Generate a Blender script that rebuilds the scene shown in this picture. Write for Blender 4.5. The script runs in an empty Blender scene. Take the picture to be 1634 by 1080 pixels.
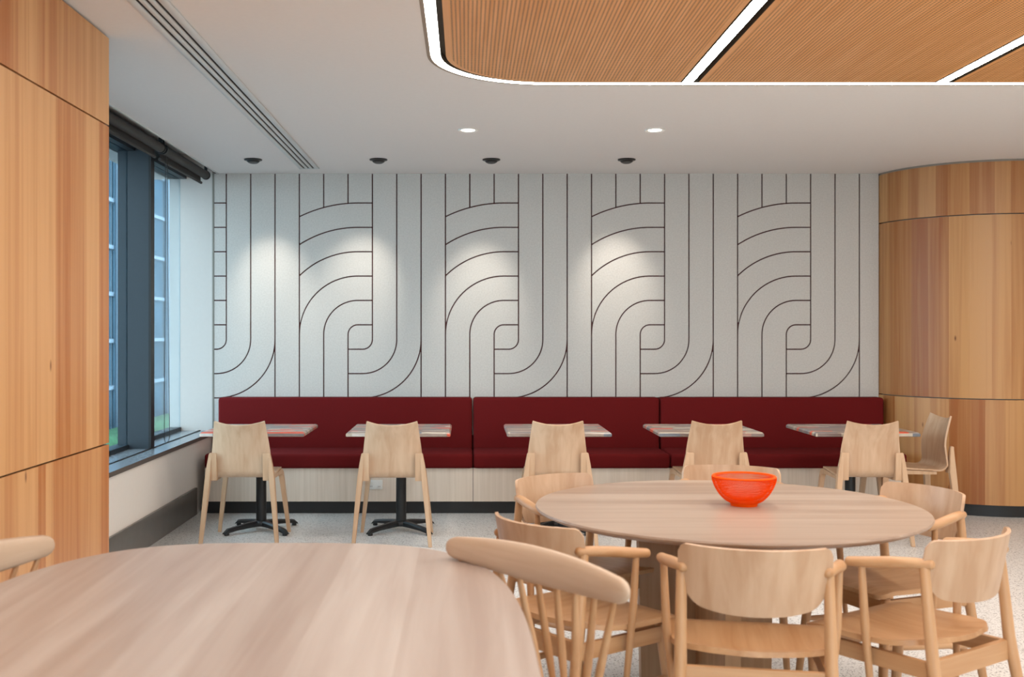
import bpy, bmesh, math, random
from mathutils import Vector, Matrix

random.seed(7)
S = bpy.context.scene
COL = S.collection
PI = math.pi

# ------------------------------------------------------------------ camera
F_PX = 1720.0
cam_d = bpy.data.cameras.new('camera')
cam = bpy.data.objects.new('camera', cam_d); COL.objects.link(cam)
cam.location = (0, 0, 1.4); cam.rotation_euler = (PI/2, 0, 0)
cam_d.sensor_width = 36; cam_d.sensor_fit = 'HORIZONTAL'
cam_d.lens = 36*F_PX/1634
cam_d.shift_x = (817-744)/1634; cam_d.shift_y = (529-540)/1634
cam_d.clip_start = 0.05; cam_d.clip_end = 200
cam_d.dof.use_dof = True; cam_d.dof.focus_distance = 6.2; cam_d.dof.aperture_fstop = 3.6
S.camera = cam

# ------------------------------------------------------------------ world, exposure
w = bpy.data.worlds.new('world'); S.world = w; w.use_nodes = True
bg = w.node_tree.nodes['Background']
bg.inputs[0].default_value = (0.97, 0.985, 1.0, 1); bg.inputs[1].default_value = 3.2
S.view_settings.view_transform = 'Standard'; S.view_settings.look = 'None'
S.view_settings.gamma = 1; S.view_settings.use_curve_mapping = False
S.view_settings.exposure = 1.42
LED_STRENGTH = 17.5
SPOT_W = 18.5
DOWN_W = 16.0

# ------------------------------------------------------------------ materials
def lin(c):
    return tuple(((v/255)/12.92 if v/255 <= 0.04045 else (((v/255)+0.055)/1.055)**2.4) for v in c) + (1,)
MATS = {}
def base_mat(name):
    m = bpy.data.materials.new(name); m.use_nodes = True
    MATS[name] = m
    nt = m.node_tree
    return m, nt, nt.nodes['Principled BSDF']
def N(nt, t, **kw):
    n = nt.nodes.new(t)
    for k, v in kw.items():
        if k in n.inputs.keys() if hasattr(n.inputs, 'keys') else False:
            n.inputs[k].default_value = v
        else:
            setattr(n, k, v)
    return n
def ramp(nt, stops, interp='LINEAR'):
    r = nt.nodes.new('ShaderNodeValToRGB'); r.color_ramp.interpolation = interp
    e = r.color_ramp.elements
    while len(e) < len(stops): e.new(0.5)
    for i, (p, c) in enumerate(stops):
        e[i].position = p; e[i].color = c if len(c) == 4 else tuple(c)+(1,)
    return r
def math_n(nt, op, a, b=None, c=None):
    n = nt.nodes.new('ShaderNodeMath'); n.operation = op
    for i, v in enumerate((a, b, c)):
        if v is None: continue
        if isinstance(v, (int, float)): n.inputs[i].default_value = v
        else: nt.links.new(v, n.inputs[i])
    return n.outputs[0]

def plain(name, rgb, rough=0.5, metal=0.0, noise=0.0, scale=40, bump=0.0, spec=0.5):
    m, nt, b = base_mat(name)
    c = lin(rgb)
    b.inputs['Roughness'].default_value = rough; b.inputs['Metallic'].default_value = metal
    b.inputs['Specular IOR Level'].default_value = spec
    tc = N(nt, 'ShaderNodeTexCoord'); nz = N(nt, 'ShaderNodeTexNoise')
    nz.inputs['Scale'].default_value = scale; nz.inputs['Detail'].default_value = 4
    nt.links.new(tc.outputs['Object'], nz.inputs['Vector'])
    k = noise
    r = ramp(nt, [(0.3, tuple(v*(1-k) for v in c[:3])), (0.7, tuple(min(1, v*(1+k)) for v in c[:3]))])
    nt.links.new(nz.outputs[0], r.inputs[0]); nt.links.new(r.outputs[0], b.inputs['Base Color'])
    if bump:
        bp = N(nt, 'ShaderNodeBump'); bp.inputs['Strength'].default_value = bump; bp.inputs['Distance'].default_value = 0.002
        nt.links.new(nz.outputs[0], bp.inputs['Height']); nt.links.new(bp.outputs[0], b.inputs['Normal'])
    return m

def wood(name, light, dark, axis='z', rough=0.42, across=34, along=1.6, var=0.10, plank=None, coords='Object', knots=False, mid=None, lo=0.30, hi=0.72, plank_amp=0.30):
    """straight-grained timber; grain runs along axis; var = tone change from one object to the next; plank = (axis, width) glued staves"""
    m, nt, b = base_mat(name)
    L = nt.links.new
    tc = N(nt, 'ShaderNodeTexCoord'); mp = N(nt, 'ShaderNodeMapping')
    sc = {'x': (along, across, across), 'y': (across, along, across), 'z': (across, across, along)}[axis]
    mp.inputs['Scale'].default_value = sc
    oi = N(nt, 'ShaderNodeObjectInfo')
    off = N(nt, 'ShaderNodeVectorMath', operation='MULTIPLY_ADD')
    cb = N(nt, 'ShaderNodeCombineXYZ')
    for i in range(3): L(oi.outputs['Random'], cb.inputs[i])
    L(cb.outputs[0], off.inputs[0]); off.inputs[1].default_value = (7.3, 5.1, 9.7)
    L(tc.outputs[coords], off.inputs[2]); L(off.outputs[0], mp.inputs['Vector'])
    n1 = N(nt, 'ShaderNodeTexNoise'); n1.inputs['Scale'].default_value = 1.0; n1.inputs['Detail'].default_value = 5; n1.inputs['Distortion'].default_value = 0.5
    L(mp.outputs[0], n1.inputs['Vector'])
    mp2 = N(nt, 'ShaderNodeMapping'); mp2.inputs['Scale'].default_value = tuple(v*0.22 for v in sc)
    L(off.outputs[0], mp2.inputs['Vector'])
    n2 = N(nt, 'ShaderNodeTexNoise'); n2.inputs['Scale'].default_value = 1.0; n2.inputs['Detail'].default_value = 2; n2.inputs['Distortion'].default_value = 1.2
    L(mp2.outputs[0], n2.inputs['Vector'])
    f = math_n(nt, 'ADD', math_n(nt, 'MULTIPLY', n1.outputs[0], 0.55), math_n(nt, 'MULTIPLY', n2.outputs[0], 0.45))
    tone = math_n(nt, 'MULTIPLY', math_n(nt, 'SUBTRACT', oi.outputs['Random'], 0.5), var*2)
    f = math_n(nt, 'ADD', f, tone)
    if plank:
        ax, wd = plank
        sp = N(nt, 'ShaderNodeSeparateXYZ'); L(tc.outputs[coords], sp.inputs[0])
        cell = math_n(nt, 'FLOOR', math_n(nt, 'DIVIDE', sp.outputs['XYZ'.index(ax.upper())], wd))
        wn = N(nt, 'ShaderNodeTexWhiteNoise', noise_dimensions='1D'); L(cell, wn.inputs['W'])
        f = math_n(nt, 'ADD', f, math_n(nt, 'MULTIPLY', math_n(nt, 'SUBTRACT', wn.outputs[0], 0.5), plank_amp))
    l, d = lin(light), lin(dark)
    stops = [(lo, l), (hi, d)]
    if mid: stops = [(0.25, l), (0.5, lin(mid)), (0.78, d)]
    r = ramp(nt, stops); L(f, r.inputs[0])
    colr = r.outputs[0]
    if knots:
        mp3 = N(nt, 'ShaderNodeMapping')
        mp3.inputs['Scale'].default_value = {'x': (2.2, 6, 6), 'y': (6, 2.2, 6), 'z': (6, 6, 2.2)}[axis]
        L(off.outputs[0], mp3.inputs['Vector'])
        v = N(nt, 'ShaderNodeTexVoronoi'); v.inputs['Scale'].default_value = 1.0
        L(mp3.outputs[0], v.inputs['Vector'])
        kr = ramp(nt, [(0.02, (1, 1, 1, 1)), (0.06, (0, 0, 0, 1))]); L(v.outputs['Distance'], kr.inputs[0])
        mx = N(nt, 'ShaderNodeMix', data_type='RGBA'); L(kr.outputs[0], mx.inputs['Factor'])
        L(colr, mx.inputs['A']); mx.inputs['B'].default_value = tuple(x*0.5 for x in d[:3])+(1,)
        colr = mx.outputs['Result']
    L(colr, b.inputs['Base Color']); b.inputs['Roughness'].default_value = rough
    bp = N(nt, 'ShaderNodeBump'); bp.inputs['Strength'].default_value = 0.12; bp.inputs['Distance'].default_value = 0.001
    L(n1.outputs[0], bp.inputs['Height']); L(bp.outputs[0], b.inputs['Normal'])
    return m

ASH_L, ASH_D = (204, 162, 121), (174, 126, 82)
M_ash_z = wood('ash_vertical', ASH_L, ASH_D, 'z')
M_ash_y = wood('ash_lengthwise', ASH_L, ASH_D, 'y')
M_ash_x = wood('ash_crosswise', ASH_L, ASH_D, 'x')
M_ash_pale = wood('pale_ash_crest', (212, 190, 168), (186, 158, 132), 'x')
M_beech_z = wood('pale_beech_vertical', (210, 178, 146), (186, 148, 115), 'z')
M_ply = wood('beech_plywood', (208, 177, 148), (184, 147, 115), 'z', across=26, along=2.5, lo=0.34, hi=0.66)
M_table_round = wood('round_table_oak', (174, 153, 136), (144, 117, 97), 'x', across=22, along=1.1, rough=0.36, plank=('y', 0.16), plank_amp=0.18, lo=0.32, hi=0.68)
M_pedestal = wood('pedestal_oak', (196, 160, 122), (158, 116, 78), 'z', across=24, along=1.2)
M_table_fore = wood('long_table_ash', (194, 183, 175), (160, 140, 128), 'y', across=21, along=1.1, rough=0.40, plank=('x', 0.21), plank_amp=0.16, lo=0.30, hi=0.70)
M_fir = wood('fir_panel', (218, 166, 112), (180, 110, 54), 'z', across=30, along=0.7, var=0.22, rough=0.40, knots=True)
M_fir_col = wood('fir_curved_panel', (196, 145, 92), (156, 92, 42), 'z', across=30, along=0.7, var=0.25, rough=0.40, knots=True)
M_benchply = wood('pale_laminate', (232, 216, 200), (212, 194, 174), 'z', across=60, along=1.5, rough=0.5)
M_white = plain('white_paint', (226, 224, 220), 0.7, noise=0.01)
M_reveal = plain('toned_reveal_white', (204, 198, 192), 0.7, noise=0.01)  # white paint; dimmer, warmer light put into its colour against bluish daylight
M_ceiling = plain('ceiling_paint', (234, 231, 228), 0.75, noise=0.01)
M_wallcream = plain('cream_paint', (236, 228, 220), 0.7, noise=0.01)
M_felt = plain('grey_felt', (200, 196, 190), 0.95, noise=0.07, scale=90, bump=0.25, spec=0.1)
M_groove = plain('maroon_backing', (70, 26, 26), 0.8)
M_black = plain('black_metal', (22, 24, 26), 0.4, noise=0.1)
M_plinth = plain('black_plinth', (26, 26, 27), 0.45)
M_basebd = plain('charcoal_skirting', (104, 100, 96), 0.32, noise=0.12, scale=8)
M_alu = plain('blue_grey_aluminium', (34, 44, 52), 0.5, metal=0.0, noise=0.03)
M_sill = plain('grey_sill', (128, 134, 140), 0.22, noise=0.03)
M_silledge = plain('dark_sill_edge', (92, 84, 78), 0.5)
M_gasket = plain('black_gasket', (10, 10, 11), 0.5)
M_blind = plain('charcoal_blind', (52, 50, 48), 0.7)
M_trimgrey = plain('grey_shadow_trim', (138, 132, 122), 0.5)
M_trimwhite = plain('white_trim', (214, 218, 218), 0.5)
M_dark = plain('dark_void', (38, 32, 28), 0.8)
M_chan = plain('light_channel', (98, 86, 72), 0.6)
M_trimbrown = plain('bronze_grey_profile', (150, 136, 120), 0.5)
M_rim = plain('bronze_rim', (64, 52, 42), 0.6)
M_plastic = plain('white_plastic', (232, 232, 228), 0.35)
M_orange = plain('orange_enamel', (252, 86, 0), 0.6, noise=0.04, spec=0.1)
M_maroon = plain('maroon_fabric', (100, 20, 21), 0.9, noise=0.10, scale=260, bump=0.2, spec=0.15)
M_facade = plain('facade_panel', (110, 126, 136), 0.9, noise=0.08, scale=1)
M_steel = plain('galvanised_steel', (128, 146, 160), 0.8)
M_hedge = plain('hedge_green', (52, 96, 62), 0.9, noise=0.35, scale=6, bump=0.5)
M_road = plain('asphalt', (70, 74, 78), 0.9, noise=0.1)
M_red = plain('red_stripe', (150, 40, 44), 0.6)

def emit_mat(name, rgb, strength):
    m = bpy.data.materials.new(name); m.use_nodes = True; nt = m.node_tree
    nt.nodes.remove(nt.nodes['Principled BSDF'])
    e = nt.nodes.new('ShaderNodeEmission'); e.inputs[0].default_value = rgb+(1,); e.inputs[1].default_value = strength
    nt.links.new(e.outputs[0], nt.nodes['Material Output'].inputs[0])
    return m
M_led = emit_mat('led_diffuser', (1.0, 0.95, 0.88), LED_STRENGTH)
M_lamp = emit_mat('lamp_disc', (1.0, 0.91, 0.80), 6.0)

# glass: clear tint plus mirror by fresnel
M_glass = bpy.data.materials.new('tinted_glass'); M_glass.use_nodes = True
nt = M_glass.node_tree; nt.nodes.remove(nt.nodes['Principled BSDF'])
tr = nt.nodes.new('ShaderNodeBsdfTransparent'); tr.inputs[0].default_value = (0.62, 0.74, 0.80, 1)
gl = nt.nodes.new('ShaderNodeBsdfGlossy'); gl.inputs['Roughness'].default_value = 0.0
lw = nt.nodes.new('ShaderNodeLayerWeight'); lw.inputs[0].default_value = 0.5
fr = nt.nodes.new('ShaderNodeMath'); fr.operation = 'POWER'; fr.inputs[1].default_value = 4.5
nt.links.new(lw.outputs['Facing'], fr.inputs[0])
fm = nt.nodes.new('ShaderNodeMath'); fm.operation = 'MULTIPLY_ADD'; fm.inputs[1].default_value = 0.9; fm.inputs[2].default_value = 0.04
nt.links.new(fr.outputs[0], fm.inputs[0]); fr = fm
mx = nt.nodes.new('ShaderNodeMixShader')
nt.links.new(fr.outputs[0], mx.inputs[0]); nt.links.new(tr.outputs[0], mx.inputs[1]); nt.links.new(gl.outputs[0], mx.inputs[2])
nt.links.new(mx.outputs[0], nt.nodes['Material Output'].inputs[0])

# dark facade glass
M_fglass = plain('facade_glass', (66, 92, 108), 0.8, noise=0.25, scale=0.6, spec=0.1)

# terrazzo floor
m, nt, b = base_mat('terrazzo'); M_floor = m
tc = N(nt, 'ShaderNodeTexCoord')
cols = None
v1 = N(nt, 'ShaderNodeTexVoronoi'); v1.inputs['Scale'].default_value = 150
v2 = N(nt, 'ShaderNodeTexVoronoi'); v2.inputs['Scale'].default_value = 90
nz = N(nt, 'ShaderNodeTexNoise'); nz.inputs['Scale'].default_value = 160; nz.inputs['Detail'].default_value = 3
for v in (v1, v2, nz): nt.links.new(tc.outputs['Object'], v.inputs['Vector'])
r0 = ramp(nt, [(0.3, lin((196, 193, 190))), (0.7, lin((232, 230, 227)))]); nt.links.new(nz.outputs[0], r0.inputs[0])
def chips(prev, vor, thr, col, size):
    sep = N(nt, 'ShaderNodeSeparateColor'); nt.links.new(vor.outputs['Color'], sep.inputs[0])
    a = math_n(nt, 'LESS_THAN', sep.outputs[0], thr)
    d = math_n(nt, 'LESS_THAN', vor.outputs['Distance'], size)
    fac = math_n(nt, 'MULTIPLY', a, d)
    mixn = N(nt, 'ShaderNodeMix', data_type='RGBA'); nt.links.new(fac, mixn.inputs['Factor'])
    nt.links.new(prev, mixn.inputs['A']); mixn.inputs['B'].default_value = lin(col)
    return mixn.outputs['Result']
c = chips(r0.outputs[0], v2, 0.30, (170, 166, 162), 0.45)
c = chips(c, v1, 0.16, (104, 100, 98), 0.42)
c = chips(c, v2, 0.05, (78, 74, 72), 0.34)
nt.links.new(c, b.inputs['Base Color']); b.inputs['Roughness'].default_value = 0.33

# perforated ceiling veneer: rows of small drilled holes
m, nt, b = base_mat('perforated_veneer'); M_perf = m
tc = N(nt, 'ShaderNodeTexCoord'); sp = N(nt, 'ShaderNodeSeparateXYZ'); nt.links.new(tc.outputs['Object'], sp.inputs[0])
def cellpos(s, p):
    return math_n(nt, 'SUBTRACT', math_n(nt, 'FRACT', math_n(nt, 'DIVIDE', s, p)), 0.5)
px, py = 0.0172, 0.0172
dx = math_n(nt, 'MULTIPLY', cellpos(sp.outputs[0], px), px); dy = math_n(nt, 'MULTIPLY', cellpos(sp.outputs[1], py), py)
rr = math_n(nt, 'ADD', math_n(nt, 'MULTIPLY', dx, dx), math_n(nt, 'MULTIPLY', dy, dy))
hole = math_n(nt, 'LESS_THAN', rr, 0.0043**2)
# margins without holes: attribute painted per vertex would be overkill; use distance to panel edge stored in the generated coords
mp = N(nt, 'ShaderNodeMapping'); mp.inputs['Scale'].default_value = (40, 1.5, 40); nt.links.new(tc.outputs['Object'], mp.inputs[0])
nz = N(nt, 'ShaderNodeTexNoise'); nz.inputs['Scale'].default_value = 1; nz.inputs['Detail'].default_value = 4; nt.links.new(mp.outputs[0], nz.inputs['Vector'])
rw = ramp(nt, [(0.3, lin((236, 178, 120))), (0.7, lin((218, 154, 90)))]); nt.links.new(nz.outputs[0], rw.inputs[0])
M_perf_edge_col = rw
mixn = N(nt, 'ShaderNodeMix', data_type='RGBA'); nt.links.new(hole, mixn.inputs['Factor'])
nt.links.new(rw.outputs[0], mixn.inputs['A']); mixn.inputs['B'].default_value = lin((70, 40, 24))
nt.links.new(mixn.outputs['Result'], b.inputs['Base Color']); b.inputs['Roughness'].default_value = 0.5
M_veneer = wood('plain_veneer', (236, 178, 120), (218, 154, 90), 'y', across=40, along=1.5, var=0.0)

# recycled resin table top: coloured strips
m, nt, b = base_mat('recycled_strips'); M_strips = m
tc = N(nt, 'ShaderNodeTexCoord'); sp = N(nt, 'ShaderNodeSeparateXYZ'); nt.links.new(tc.outputs['Object'], sp.inputs[0])
oi = N(nt, 'ShaderNodeObjectInfo')
row = math_n(nt, 'FLOOR', math_n(nt, 'DIVIDE', sp.outputs[1], 0.042))
row2 = math_n(nt, 'ADD', row, math_n(nt, 'MULTIPLY', oi.outputs['Random'], 91.7))
wn = N(nt, 'ShaderNodeTexWhiteNoise', noise_dimensions='1D'); nt.links.new(row2, wn.inputs['W'])
cellx = math_n(nt, 'FLOOR', math_n(nt, 'DIVIDE', math_n(nt, 'ADD', sp.outputs[0], math_n(nt, 'MULTIPLY', wn.outputs[0], 0.5)), 0.16))
cb = N(nt, 'ShaderNodeCombineXYZ'); nt.links.new(row2, cb.inputs[0]); nt.links.new(cellx, cb.inputs[1])
wn2 = N(nt, 'ShaderNodeTexWhiteNoise', noise_dimensions='2D'); nt.links.new(cb.outputs[0], wn2.inputs['Vector'])
pal = ramp(nt, [(0.0, lin((164, 146, 134))), (0.22, lin((138, 122, 116))), (0.36, lin((196, 182, 164))), (0.56, lin((140, 128, 126))),
                (0.68, lin((224, 92, 64))), (0.80, lin((170, 132, 120))), (0.90, lin((216, 208, 198))), (0.96, lin((120, 124, 132)))], 'CONSTANT')
nt.links.new(wn2.outputs[0], pal.inputs[0])
mpp = N(nt, 'ShaderNodeMapping'); mpp.inputs['Scale'].default_value = (12, 160, 60); nt.links.new(tc.outputs['Object'], mpp.inputs[0])
nz = N(nt, 'ShaderNodeTexNoise'); nz.inputs['Scale'].default_value = 1; nt.links.new(mpp.outputs[0], nz.inputs['Vector'])
rs = ramp(nt, [(0.35, (0.72, 0.72, 0.72, 1)), (0.65, (1, 1, 1, 1))]); nt.links.new(nz.outputs[0], rs.inputs[0])
mu = N(nt, 'ShaderNodeMix', data_type='RGBA', blend_type='MULTIPLY'); mu.inputs['Factor'].default_value = 1
nt.links.new(pal.outputs[0], mu.inputs['A']); nt.links.new(rs.outputs[0], mu.inputs['B'])
nt.links.new(mu.outputs['Result'], b.inputs['Base Color']); b.inputs['Roughness'].default_value = 0.3

# ------------------------------------------------------------------ mesh helpers
def link(o, parent=None):
    COL.objects.link(o)
    if parent is not None: o.parent = parent
    return o
def tag(o, label=None, cat=None, group=None, kind=None):
    if label: o['label'] = label
    if cat: o['category'] = cat
    if group: o['group'] = group
    if kind: o['kind'] = kind
    return o
def empty(name, loc=(0, 0, 0), rz=0.0, parent=None):
    o = bpy.data.objects.new(name, None); o.empty_display_size = 0.1
    link(o, parent); o.location = loc; o.rotation_euler = (0, 0, rz)
    return o
def build(name, bm, mats, parent=None, smooth=False, angle=40, loc=None):
    bmesh.ops.recalc_face_normals(bm, faces=bm.faces)
    me = bpy.data.meshes.new(name)
    if smooth:
        for f in bm.faces: f.smooth = True
        lim = math.radians(angle)
        for e in bm.edges:
            if len(e.link_faces) == 2 and e.calc_face_angle(0) > lim: e.smooth = False
    bm.to_mesh(me); bm.free()
    if not isinstance(mats, (list, tuple)): mats = [mats]
    for m in mats: me.materials.append(m)
    o = bpy.data.objects.new(name, me); link(o, parent)
    if loc: o.location = loc
    return o
def box(bm, x0, x1, y0, y1, z0, z1, bevel=0, seg=2):
    vs = [bm.verts.new((x, y, z)) for x in (x0, x1) for y in (y0, y1) for z in (z0, z1)]
    idx = [(0, 1, 3, 2), (4, 6, 7, 5), (0, 4, 5, 1), (2, 3, 7, 6), (0, 2, 6, 4), (1, 5, 7, 3)]
    fs = [bm.faces.new([vs[i] for i in q]) for q in idx]
    if bevel:
        es = list({e for f in fs for e in f.edges})
        bmesh.ops.bevel(bm, geom=es, offset=bevel, segments=seg, affect='EDGES', profile=0.5)
    return fs
def boxo(name, x0, x1, y0, y1, z0, z1, mat, parent=None, bevel=0, seg=2, loc=None, smooth=None):
    bm = bmesh.new(); box(bm, x0, x1, y0, y1, z0, z1, bevel, seg)
    return build(name, bm, mat, parent, smooth=bool(bevel) if smooth is None else smooth, angle=50, loc=loc)
def frames(pts):
    T = []
    for i in range(len(pts)):
        a = pts[max(i-1, 0)]; b = pts[min(i+1, len(pts)-1)]
        T.append((b-a).normalized())
    return T
def tube(bm, pts, radii, seg=12, flat=1.0, up=None):
    """round bar swept along pts; flat squashes it along the second frame axis"""
    pts = [Vector(p) for p in pts]
    if isinstance(radii, (int, float)): radii = [radii]*len(pts)
    T = frames(pts)
    u = Vector(up) if up else (Vector((0, 0, 1)) if abs(T[0].z) < 0.9 else Vector((1, 0, 0)))
    rings = []
    for p, t, r in zip(pts, T, radii):
        s = t.cross(u)
        if s.length < 1e-4: s = t.cross(Vector((0, 1, 0)))
        s.normalize(); n = s.cross(t).normalized(); u = n
        rings.append([bm.verts.new(p + s*(r*math.cos(2*PI*k/seg)) + n*(r*flat*math.sin(2*PI*k/seg))) for k in range(seg)])
    for a, b in zip(rings, rings[1:]):
        for k in range(seg):
            bm.faces.new((a[k], a[(k+1) % seg], b[(k+1) % seg], b[k]))
    bm.faces.new(rings[0][::-1]); bm.faces.new(rings[-1])
def rounded_tube_ends(pts, radii, n=3):
    """adds domed ends to a tube path"""
    pts = [Vector(p) for p in pts]
    if isinstance(radii, (int, float)): radii = [radii]*len(pts)
    a, b = [], []
    d0 = (pts[0]-pts[1]).normalized(); d1 = (pts[-1]-pts[-2]).normalized()
    for k in range(1, n+1):
        t = k/(n+0.3)
        a.insert(0, (pts[0]+d0*radii[0]*0.7*math.sin(t*PI/2), radii[0]*math.cos(t*PI/2)))
        b.append((pts[-1]+d1*radii[-1]*0.7*math.sin(t*PI/2), radii[-1]*math.cos(t*PI/2)))
    return [p for p, r in a]+pts+[p for p, r in b], [r for p, r in a]+list(radii)+[r for p, r in b]
def bar(bm, secs):
    """prism through rectangular sections: each (x0,x1,y0,y1,z) in order of z"""
    rings = [[bm.verts.new((x0, y0, z)), bm.verts.new((x1, y0, z)), bm.verts.new((x1, y1, z)), bm.verts.new((x0, y1, z))] for x0, x1, y0, y1, z in secs]
    for a, b in zip(rings, rings[1:]):
        for k in range(4): bm.faces.new((a[k], a[(k+1) % 4], b[(k+1) % 4], b[k]))
    bm.faces.new(rings[0][::-1]); bm.faces.new(rings[-1])
def prism(bm, poly, lo, hi, axis='z'):
    """polygon extruded; axis z: poly=(x,y); axis y: poly=(x,z)"""
    def P(p, h): return (p[0], p[1], h) if axis == 'z' else (p[0], h, p[1])
    a = [bm.verts.new(P(p, lo)) for p in poly]; b = [bm.verts.new(P(p, hi)) for p in poly]
    fa = bm.faces.new(a[::-1]); fb = bm.faces.new(b)
    n = len(poly); sides = []
    for i in range(n): sides.append(bm.faces.new((a[i], a[(i+1) % n], b[(i+1) % n], b[i])))
    return fa, fb, sides
def lathe(bm, prof, seg=40, cx=0, cy=0, close=True):
    rings = []
    for r, z in prof:
        if r < 1e-5: rings.append([bm.verts.new((cx, cy, z))])
        else: rings.append([bm.verts.new((cx+r*math.cos(2*PI*k/seg), cy+r*math.sin(2*PI*k/seg), z)) for k in range(seg)])
    for a, b in zip(rings, rings[1:]):
        for k in range(seg):
            q = [a[k % len(a)], a[(k+1) % len(a)], b[(k+1) % len(b)], b[k % len(b)]]
            q2 = []
            for v in q:
                if v not in q2: q2.append(v)
            if len(q2) > 2: bm.faces.new(q2)
def sheet(bm, fn, nu, nv, thick):
    """solid sheet of given thickness over fn(u,v)->Vector, u,v in 0..1"""
    P = [[Vector(fn(i/nu, j/nv)) for j in range(nv+1)] for i in range(nu+1)]
    A, B = [], []
    for i in range(nu+1):
        ra, rb = [], []
        for j in range(nv+1):
            du = P[min(i+1, nu)][j]-P[max(i-1, 0)][j]; dv = P[i][min(j+1, nv)]-P[i][max(j-1, 0)]
            n = du.cross(dv)
            n = n.normalized() if n.length > 1e-9 else Vector((0, 0, 1))
            ra.append(bm.verts.new(P[i][j]+n*thick/2)); rb.append(bm.verts.new(P[i][j]-n*thick/2))
        A.append(ra); B.append(rb)
    for i in range(nu):
        for j in range(nv):
            bm.faces.new((A[i][j], A[i+1][j], A[i+1][j+1], A[i][j+1]))
            bm.faces.new((B[i][j], B[i][j+1], B[i+1][j+1], B[i+1][j]))
    for i in range(nu):
        bm.faces.new((A[i][0], B[i][0], B[i+1][0], A[i+1][0])); bm.faces.new((A[i][nv], A[i+1][nv], B[i+1][nv], B[i][nv]))
    for j in range(nv):
        bm.faces.new((A[0][j], A[0][j+1], B[0][j+1], B[0][j])); bm.faces.new((A[nu][j], B[nu][j], B[nu][j+1], A[nu][j+1]))
def rrect(x0, x1, y0, y1, r, n=10):
    pts = []
    for cx, cy, a0 in ((x1-r, y1-r, 0), (x0+r, y1-r, 90), (x0+r, y0+r, 180), (x1-r, y0+r, 270)):
        for k in range(n+1):
            a = math.radians(a0+90*k/n); pts.append((cx+r*math.cos(a), cy+r*math.sin(a)))
    return pts
def copy_tree(o, parent=None):
    c = o.copy(); COL.objects.link(c); c.parent = parent
    for ch in o.children: copy_tree(ch, c)
    return c
def facing(fx, fy): return math.atan2(-fx, fy)

# ------------------------------------------------------------------ the room
YW = 8.866          # face of the felt wall
XL = -2.077         # window wall
ZC = 2.70           # ceiling
XR, YB = 6.6, -3.2
def struct(o): o['kind'] = 'structure'; return o

struct(boxo('floor', -2.6, XR+0.2, YB-0.2, YW+0.6, -0.1, 0, M_floor))
wall_rear = struct(boxo('wall_rear', -2.6, XR+0.2, YB-0.2, YB, 0, 0.45, M_white))
boxo('lintel', -2.6, XR+0.2, YB-0.2, YB, 2.62, 3.0, M_white, wall_rear)
boxo('pier', -2.6, -1.2, YB-0.2, YB, 0.45, 2.62, M_white, wall_rear); boxo('pier', 3.3, XR+0.2, YB-0.2, YB, 0.45, 2.62, M_white, wall_rear)
win_added = struct(boxo('window_added', -1.2, 3.3, YB-0.14, YB-0.06, 0.45, 0.50, M_alu))  # unseen windows added behind the camera to let in soft frontal daylight
for k in range(6):
    xk = -1.2+(3.3+1.2)*k/5
    boxo('mullion', xk-0.03, xk+0.03, YB-0.14, YB-0.06, 0.50, 2.62, M_alu, win_added)
    if k < 5: boxo('pane', xk+0.03, xk+(3.3+1.2)/5-0.03, YB-0.105, YB-0.095, 0.50, 2.62, M_glass, win_added)
struct(boxo('wall_right_side', XR, XR+0.2, YB, YW+0.6, 0, 3.0, M_white))

# --- back wall: dark backing carrying felt panels cut along the drawn lines
wall_back = struct(boxo('wall_back', XL, XR, YW+0.013, YW+0.25, 0, 3.0, M_groove))
boxo('edge_trim', XL-0.012, XL+0.001, YW-0.003, YW+0.02, 0.3, ZC, M_trimgrey, wall_back)
MOD, UX, ZA, ZB, G = 0.2003, -1.373, 1.376, 1.335, 0.0052
Z0 = 0.55
def arc(cx, cz, r, a0, a1, n=20):
    return [(cx+r*math.cos(math.radians(a0+(a1-a0)*k/n)), cz+r*math.sin(math.radians(a0+(a1-a0)*k/n))) for k in range(n+1)]
def felt(poly):
    bm = bmesh.new(); prism(bm, poly, YW, YW+0.0125, 'y')
    build('felt_panel', bm, M_felt, wall_back)
def rect(x0, x1, z0, z1): felt([(x0, z0), (x1, z0), (x1, z1), (x0, z1)])
def low_band(b, k, ro, ri, xl):          # runs down from the ceiling and turns left round centre B
    cb_ = b+2.6*MOD
    p = [(b+(k+1)*MOD-G, ZC)] + arc(cb_, ZB, ro*MOD-G, 0, -90) + [(xl, ZB-ro*MOD+G), (xl, ZB-ri*MOD-G)]
    p += arc(cb_, ZB, ri*MOD+G, -90, 0) + [(b+k*MOD+G, ZC)]
    felt(p)
def corner(b, xl):
    r = 2.4*MOD+G; a = -math.degrees(math.acos((2.4*MOD-G)/r)); xr = b+5*MOD-G
    felt(arc(b+2.6*MOD, ZB, r, a, -90) + [(xl, ZB-r), (xl, Z0), (xr, Z0)])
def za(b, x, r):
    d = b+2.4*MOD-x
    return ZA+r if d <= 0 else ZA+math.sqrt(max(r*r-d*d, 0))
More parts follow.
